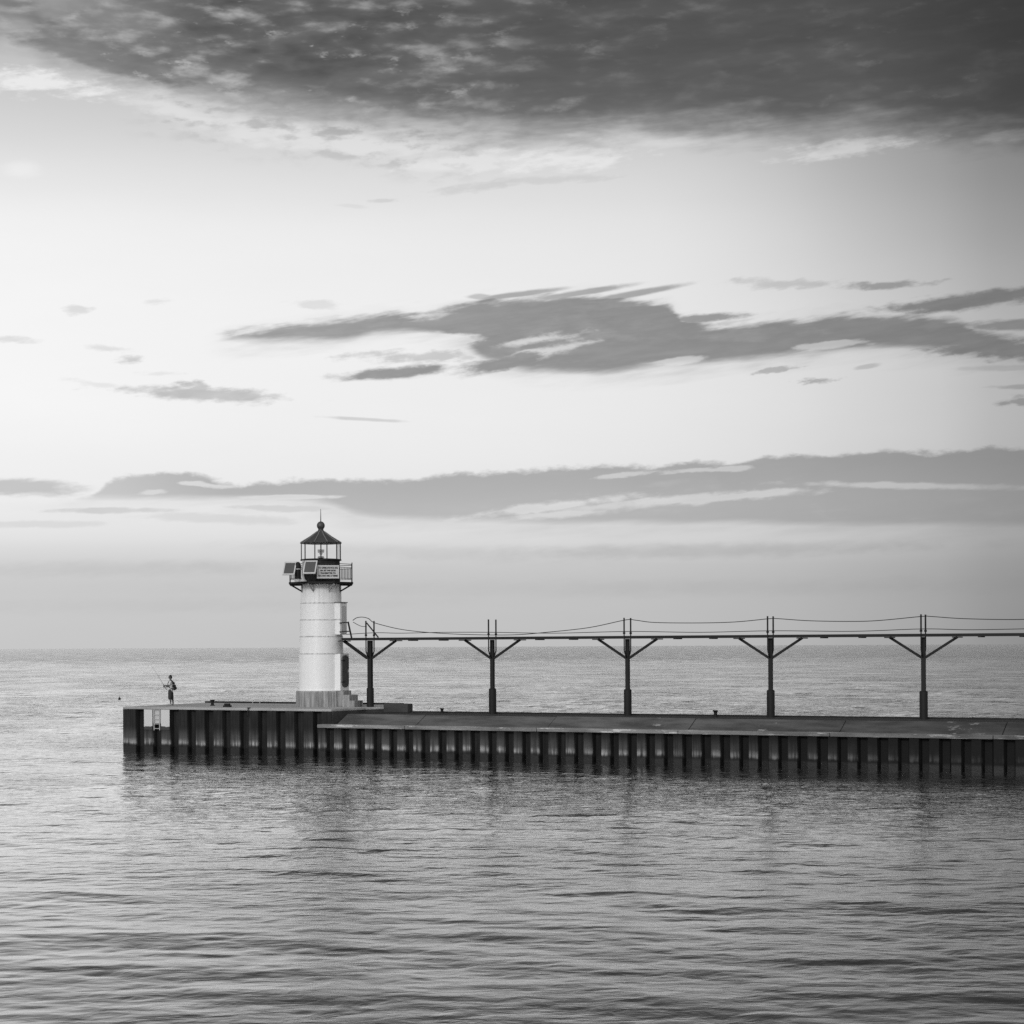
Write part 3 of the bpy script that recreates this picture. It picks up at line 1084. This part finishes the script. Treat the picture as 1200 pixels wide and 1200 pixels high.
bp = thing('backpack', 'black backpack on the back of the person at the pier end', 'backpack', (PX, PY, ZD), R(3))
pk = MB()
cap(pk, [(0.22, -0.07, 1.00), (0.22, 0.07, 1.00)], [0.10, 0.10])
cap(pk, [(0.20, -0.08, 1.16), (0.20, 0.08, 1.16)], [0.105, 0.105])
cap(pk, [(0.165, -0.07, 1.34), (0.165, 0.07, 1.34)], [0.075, 0.075])
cap(pk, [(0.27, -0.06, 1.03), (0.27, 0.06, 1.03)], [0.09, 0.09])
fuse(pk, 'pouch', 'pack_cloth', bp, 0.014)
for s in (-1, 1):
    MB().tube(smooth_path([(0.13, s * 0.10, 1.40), (0.03, s * 0.115, 1.505), (-0.12, s * 0.115, 1.42), (-0.165, s * 0.12, 1.25), (-0.10, s * 0.16, 1.10), (0.12, s * 0.13, 0.98)], 5), 0.022, 8).build('strap', 'pack_cloth', bp, smooth=True)

grip = (RHAND + LHAND) / 2
g0 = Vector((-0.41, -0.08, 1.22))
rd = thing('fishing_rod', 'thin dark fishing rod held out over the water', 'fishing rod', (PX, PY, ZD), R(3))
pts = [g0 + ROD_D * s for s in (-0.35, 0.0, 0.6, 1.2, 1.7)]
pts[-1] = pts[-1] + Vector((-0.03, 0, -0.03))
MB().tube(pts, [0.012, 0.011, 0.008, 0.005, 0.003], 8).build('blank', 'rod', rd, smooth=True)
MB().tube([g0 + ROD_D * -0.36, g0 + ROD_D * -0.12], 0.020, 10).build('handle', 'rod', rd, smooth=True)
MB().ball(tuple(g0 + ROD_D * -0.02 + Vector((0.0, 0.0, -0.07))), (0.05, 0.03, 0.045), 12, 8).build('reel', 'dark_steel', rd, smooth=True)

# ================================================================== a float out on the lake
x1, y1 = lvl(140, 819.5)
YB = CAM_Z * FPX / (-y1)
by = thing('buoy', 'small dark buoy floating on the open lake left of the person', 'buoy', (x1 / FPX * YB, YB, 0))
MB().lathe([(0.06, -0.2), (0.13, -0.1), (0.16, 0.04), (0.13, 0.16), (0.05, 0.22)], 20).build('body', 'dark_steel', by, smooth=True)
MB().lathe([(0.03, 0.22), (0.025, 0.32), (0.05, 0.35)], 12).build('top', 'dark_steel', by, smooth=True)

# ================================================================== sky
W = bpy.data.worlds.new('World')
scene.world = W
W.use_nodes = True
T = W.node_tree
T.nodes.clear()
SUN_AZ, SUN_EL = R(-156), R(20)       # measured from the view direction, to the left
sky = T.nodes.new('ShaderNodeTexSky')
sky.sky_type = 'NISHITA'
sky.sun_disc = False
sky.sun_elevation = SUN_EL
sky.sun_rotation = SUN_AZ
sky.air_density = 1.0
sky.dust_density = 2.0
bw = T.nodes.new('ShaderNodeRGBToBW')
T.links.new(sky.outputs[0], bw.inputs[0])
nish = S(T, bw.outputs[0])

tc = T.nodes.new('ShaderNodeTexCoord')
dx, dy, dz = sep(T, tc.outputs['Generated'])
hh = (dx * dx + dy * dy).sqrt().max(0.001)
U = dx._m('ARCTAN2', dy) * FPX
V = dz / hh * FPX


def sn(su, sv, seed, detail=5.0, rough=0.55, tilt=0.0, dist=0.0):
    vv = V if not tilt else V - U * tilt
    return noise(T, comb(T, U / su, vv / sv, seed), 1.0, detail, rough, dist) - 0.5


def to_uv(x, y):
    a_, c_ = lvl(x, y)
    u = math.atan(a_ / FPX)
    return u * FPX, c_ * math.cos(u)


def edge(pts):
    return U.curve([to_uv(*p) for p in pts], -800.0, 800.0, -100.0, 1000.0)


n_streak = sn(150, 20, 1.3, 5, 0.6, 0.10)
n_feath = sn(60, 9, 4.1, 4, 0.55, 0.17)
n_mott = sn(85, 26, 8.2, 5, 0.52, 0.0, 0.3)
n_fine = sn(16, 7, 2.2, 4, 0.6)
n_big = sn(260, 60, 5.5, 4, 0.5)
n_puff = sn(38, 17, 6.6, 5, 0.58)
n_alto = sn(38, 14, 9.9, 4, 0.46, 0.05)


def blob(x0, y0, x1, y1, h_, s_=1.0, nz=0.6, soft=0.5):
    u0, v0 = to_uv(x0, y0)
    u1, v1 = to_uv(x1, y1)
    cu, cv = (u0 + u1) / 2, (v0 + v1) / 2
    L = math.hypot(u1 - u0, v1 - v0) / 2
    ex, ey = (u1 - u0) / (2 * L), (v1 - v0) / (2 * L)
    pu, pv = U - cu, V - cv
    a_ = (pu * ex + pv * ey) / (L * 1.12)
    c_ = (pv * ex - pu * ey) / (h_ * 1.15)
    d = (a_ * a_ + c_ * c_).sqrt() + n_feath * nz * 1.7 + n_puff * nz * 1.6 + n_fine * nz
    return d.step(1.0 - soft, 1.0 + soft * 0.5, s_, 0.0)


def union(lst):
    r_ = lst[0]
    for q in lst[1:]:
        r_ = r_.max(q)
    return r_


# clear-sky brightness by height and by bearing (the sunset is off to the left)
FV = V.curve([(-200, .52), (0, .60), (40, .61), (75, .60), (105, .65), (135, .76), (200, .84), (300, .89), (440, .88), (530, .78), (600, .64), (680, .52), (760, .46), (1100, .36), (1600, .30), (2400, .28)],
             -200.0, 2400.0, 0.0, 1.0)
GU = U.curve([(-7040, 1.0), (-5000, 1.05), (-3500, 1.1), (-1500, 1.18), (-600, 1.08), (-250, 1.02), (50, .97), (250, .89), (400, .76), (500, .65), (600, .49), (760, .42), (1300, .44), (2200, .62), (3500, .88), (5500, .95), (7040, 1.0)],
             -7040.0, 7040.0, 0.0, 1.2)
clear = FV * GU * (1.0 + n_big * 0.05) * (1.0 - U.step(150.0, 620.0) * V.step(300.0, 560.0) * 0.38)

# bright rims and wisps
bright = union([blob(-60, 88, 130, 102, 12, .9, 1.5, .8), blob(590, 188, 720, 180, 14, .9, 1.5, .8), blob(935, 181, 1070, 164, 10, .9, 1.5, .8),
                blob(5, 200, 45, 198, 9, .5, .3, .8), blob(480, 195, 640, 186, 9, .6), blob(1150, 162, 1230, 152, 8, .6),
                blob(130, 105, 330, 150, 16, .5), blob(250, 150, 520, 172, 16, .5), blob(700, 166, 860, 160, 8, .4)])

# A: the big cloud deck overhead
eA = edge([(-180, 80), (-60, 62), (20, 40), (60, 66), (110, 78), (150, 96), (200, 106), (250, 118), (300, 124), (350, 130), (400, 136), (450, 143), (500, 152), (560, 151),
           (620, 153), (700, 154), (800, 150), (860, 152), (900, 155), (950, 152), (1000, 146), (1060, 150), (1120, 158), (1200, 156), (1380, 160)])
gap = U.step(-260.0, 160.0, 1.0, 0.14)
dA = (V - eA + n_mott * 60.0 + n_alto * 26.0 + n_streak * 40.0).step(-30.0, 34.0)
holes = (n_mott * 0.75 + n_puff * 0.55 + n_alto * 0.8 + n_big * 0.5).step(-0.02, 0.42) * gap
thin = 1.0 - U.step(-600.0, -330.0, 1.0, 0.0) * (V - eA + n_mott * 60.0).step(20.0, 70.0) * 0.62
tip = blob(12, 36, 240, 100, 17, .9, .35)
dA = (dA * (1.0 - holes * 0.8) * thin).max(tip)
ripple = (V - eA).step(-75.0, -25.0) * (V - eA).step(-10.0, 20.0, 1.0, 0.0) * U.step(-470.0, -380.0) * U.step(-120.0, 60.0, 1.0, 0.0)
dA2 = ripple * (n_alto * 1.2 + n_fine * 0.5).step(-0.05, 0.25) * 0.65

# B: the middle cloud
topB = edge([(-180, 420), (230, 402), (270, 391), (340, 379), (400, 372), (440, 367), (500, 364), (550, 353), (600, 347), (650, 345), (700, 345), (750, 350), (785, 356), (800, 372),
             (850, 378), (900, 374), (950, 370), (1000, 366), (1060, 366), (1110, 371), (1150, 385), (1200, 396), (1380, 405)])
botB = edge([(-180, 390), (230, 396), (270, 401), (340, 403), (400, 402), (450, 393), (500, 392), (540, 404), (570, 424), (600, 434), (650, 437), (710, 439), (760, 432), (820, 427),
             (900, 421), (960, 416), (1010, 410), (1060, 409), (1110, 413), (1200, 420), (1380, 420)])
onB = U.step(-370.0, -320.0)
dB = (V - topB + n_feath * 24.0 + n_puff * 14.0 + n_streak * 8.0).step(-9.0, 5.0, 1.0, 0.0) * (V - botB + n_streak * 20.0 + n_feath * 9.0).step(-7.0, 10.0) * onB
sB = union([blob(395, 443, 525, 431, 6.5), blob(430, 418, 560, 418, 6, .55, 1.5, .8), blob(1030, 365, 1240, 340, 9), blob(1120, 383, 1260, 379, 6, .85),
            blob(1080, 405, 1300, 412, 13), blob(780, 376, 875, 369, 4.5, .9), blob(540, 434, 640, 418, 10), blob(560, 351, 660, 338, 3.5, .8, .3),
            blob(610, 354, 745, 333, 3.5, .8, .3), blob(670, 357, 805, 333, 4, .8, .3), blob(860, 332, 965, 333, 5, .4, 1.5, .8), blob(985, 336, 1095, 333, 3.5, .75, 1.5, .8),
            blob(100, 406, 150, 411, 3, .35, 1.5, .8), blob(140, 421, 172, 422, 4.5, .6, 1.5, .8), blob(80, 363, 108, 362, 3.5, .4, 1.5, .8), blob(-20, 397, 40, 399, 3, .4, 1.5, .8),
            blob(350, 356, 400, 358, 4, .3, 1.5, .8), blob(170, 354, 205, 352, 3, .3, 1.5, .8), blob(545, 348, 575, 347, 3, .6)])
hB = union([blob(596, 403, 672, 391, 4, .6, 1.4, .9), blob(604, 418, 685, 403, 6, .6, 1.4, .9), blob(470, 402, 562, 398, 8, .9, .6), blob(770, 426, 820, 420, 4, .5, .8), blob(940, 406, 1010, 402, 4, .5, 1.0), blob(1100, 412, 1010, 412, 3, .6, .9)])
# small scattered clouds
sS = union([blob(140, 458, 325, 465, 7.5, .95, .9, .6), blob(215, 452, 250, 458, 6, .9, 1.3), blob(85, 446, 150, 456, 3, .3, 1.5, .8), blob(170, 438, 215, 437, 2.5, .3, 1.5, .8), blob(385, 489, 475, 494, 2, .55, .5, .6),
            blob(885, 436, 930, 431, 3.2, .8, 1.4), blob(935, 448, 990, 444, 3.4, .85, 1.4), blob(1000, 432, 1030, 427, 2.5, .5), blob(1165, 471, 1260, 468, 6, .9, 1.2), blob(1165, 454, 1260, 452, 2.5, .7),
            blob(515, 226, 610, 211, 5, .3, 1.4, .8), blob(580, 213, 690, 208, 4, .25, 1.4, .8), blob(435, 236, 468, 235, 2.5, .4, 1.4, .7), blob(395, 240, 430, 243, 2.5, .22), blob(1130, 432, 1240, 430, 3, .4)])

# C: the long low bank
topC = edge([(-180, 590), (60, 588), (105, 580), (130, 564), (170, 556), (210, 555), (245, 560), (275, 569), (320, 566), (370, 563), (470, 563), (520, 558), (600, 553), (660, 549),
             (710, 546), (760, 549), (820, 541), (860, 544), (900, 535), (975, 534), (1040, 530), (1100, 531), (1150, 527), (1200, 527), (1380, 522)])
botC = edge([(-180, 575), (60, 580), (105, 585), (200, 587), (340, 587), (385, 592), (420, 604), (500, 611), (600, 614), (700, 615), (900, 616), (1200, 618), (1380, 620)])
dC = (V - topC + n_puff * 15.0 + n_fine * 9.0 + n_streak * 8.0).step(-3.5, 4.0, 1.0, 0.0) * U.step(-540.0, -330.0, 0.62, 1.0) * (V - botC + n_streak * 14.0).step(-6.0, 9.0)
hC = union([blob(555, 604, 735, 583, 5, .85, .9, .7), blob(600, 607, 710, 599, 4, .7, .9, .7), blob(640, 598, 850, 584, 5, .6, 1.0, .8), blob(715, 592, 945, 575, 5, .9, .9, .7), blob(950, 567, 1195, 571, 3.5, .75, .8, .7),
            blob(290, 583, 390, 582, 2.5, .9, .5), blob(165, 578, 195, 575, 3, .5, 1.2), blob(215, 566, 275, 571, 2.5, .6, 1.2), blob(790, 553, 880, 548, 2.5, .5, 1.2), blob(700, 560, 760, 553, 2.5, .5, 1.2)])
sC = union([blob(-60, 568, 100, 573, 9, .75, .5), blob(60, 598, 200, 598, 3.5, .55), blob(-40, 615, 120, 614, 4, .3), blob(170, 604, 340, 611, 6, .35), blob(270, 594, 400, 597, 4, .5)])
# D: faint bands towards the horizon
dD = union([blob(530, 650, 1100, 640, 8, .5, .5, .9), blob(-60, 668, 330, 664, 8, .38, .5, .9), blob(300, 640, 700, 655, 8, .28, .5, .9), blob(350, 690, 1300, 684, 9, .22, .5, .9), blob(-100, 712, 500, 706, 8, .2, .5, .9)])
bank = V.step(60.0, 112.0, 1.0, 0.0) * (1.0 + n_streak * 0.5)

cA = U.curve([(-800, .22), (-600, .20), (-400, .155), (-200, .14), (0, .12), (200, .10), (400, .082), (500, .058), (600, .034), (800, .03)], -800.0, 800.0, 0.0, 0.4)
cA = cA * (1.0 + n_mott * (gap * 1.3 + 0.35) + n_alto * gap + n_big * 0.9 + n_streak * 0.5 + (V - eA).step(0.0, 90.0, 0.35, 0.0))
cA = cA * 0.78 * V.step(660.0, 800.0, 1.0, 0.85)
cB = U.curve([(-800, .40), (-300, .36), (-100, .30), (100, .27), (300, .24), (500, .19), (800, .15)], -800.0, 800.0, 0.0, 0.5) * (1.0 + n_streak * 0.75 + n_feath * 0.3 + n_puff * 0.3)
veilB = (V - topB + n_feath * 40.0 + n_puff * 20.0).step(-22.0, 14.0, 1.0, 0.0) * (V - botB + n_streak * 46.0 + n_feath * 16.0).step(-22.0, 14.0) * onB
DB = (dB * (1.0 - hB)).max(sB) * (1.0 + n_streak * 0.7 + n_puff * 0.35).clamp()
DB = DB.max(veilB * (0.34 + n_feath * 0.9).clamp())
cB = cB * DB.step(0.35, 1.0, 1.2, 0.88)
cC = U.curve([(-800, .46), (-300, .44), (0, .40), (200, .36), (400, .30), (600, .23), (800, .18)], -800.0, 800.0, 0.0, 0.5) * (1.0 + n_streak * 0.55 + n_puff * 0.35)
cC = cC * (topC - V).step(0.0, 55.0, 0.90, 1.10)

L = mix(clear, clear * 1.0 + (0.92 * GU - clear).max(0.0), bright * 0.75)
L = L * (1.0 - bank * 0.05)
veilC = (V - topC + n_puff * 22.0).step(-6.0, 4.0, 1.0, 0.0) * (V - botC + n_streak * 40.0).step(-26.0, 10.0) * U.step(-560.0, -300.0, 0.4, 1.0)
DC = ((dC * (1.0 - hC)).max(sC)) * (0.93 + n_streak * 0.5 + n_puff * 0.3).clamp()
L = mix(L, cC, DC.max(veilC * (0.32 + n_streak * 0.8).clamp()) * 0.94)
L = mix(L, cC, dD)
L = mix(L, cB * 1.15, sS * 0.9)
L = mix(L, cB, DB * 0.96)
L = mix(L, cB, dA2)
L = mix(L, cA, dA)
L = mix(L, GU * 0.60, (n_puff + n_fine * 0.7 + n_mott * 0.3).step(0.12, 0.34) * gap * dA * (V - eA).step(170.0, 60.0, 0.5, 1.0) * 0.6)
# beyond the frame the deck thins to an even grey overhead; nothing below the horizon
over = V.step(900.0, 1900.0)
L = mix(L, 0.13, over)
L = mix(L, 0.84, U.abs().step(2600.0, 4600.0))  # unseen sky behind the camera, brightened to light the tower front
final = L * 9.2 + (nish * 0.8).min(8.0) * 0.10
cc = T.nodes.new('ShaderNodeCombineColor')
for i in range(3):
    T.links.new(final.s, cc.inputs[i])
bg = T.nodes.new('ShaderNodeBackground')
bg.inputs['Strength'].default_value = 0.1
T.links.new(cc.outputs[0], bg.inputs['Color'])
wo = T.nodes.new('ShaderNodeOutputWorld')
T.links.new(bg.outputs[0], wo.inputs['Surface'])

# ================================================================== sun
sl = bpy.data.lights.new('sun', 'SUN')
sl.energy = 1.15
sl.angle = R(10)
so = bpy.data.objects.new('sun', sl)
COL.objects.link(so)
sd = Vector((math.sin(SUN_AZ) * math.cos(SUN_EL), math.cos(SUN_AZ) * math.cos(SUN_EL), math.sin(SUN_EL)))
so.rotation_euler = sd.to_track_quat('Z', 'Y').to_euler()

# ================================================================== camera
cd = bpy.data.cameras.new('camera')
cd.sensor_width = 36.0
cd.sensor_fit = 'HORIZONTAL'
cd.lens = FPX / 1200.0 * 36.0
cd.shift_y = (HZ - 600.0) / 1200.0
cd.clip_start = 0.5
cd.clip_end = 100000.0
co = bpy.data.objects.new('camera', cd)
COL.objects.link(co)
co.location = (0, 0, CAM_Z)
co.rotation_mode = 'QUATERNION'
co.rotation_quaternion = (Matrix.Rotation(R(90), 4, 'X') @ Matrix.Rotation(-ROLL, 4, 'Z')).to_quaternion()
scene.camera = co

scene.render.engine = 'CYCLES'
scene.view_settings.view_transform = 'Standard'
scene.view_settings.look = 'None'
scene.view_settings.exposure = 0.0
scene.view_settings.gamma = 1.0
scene.cycles.max_bounces = 6
scene.cycles.use_denoising = False
scene.cycles.use_adaptive_sampling = False
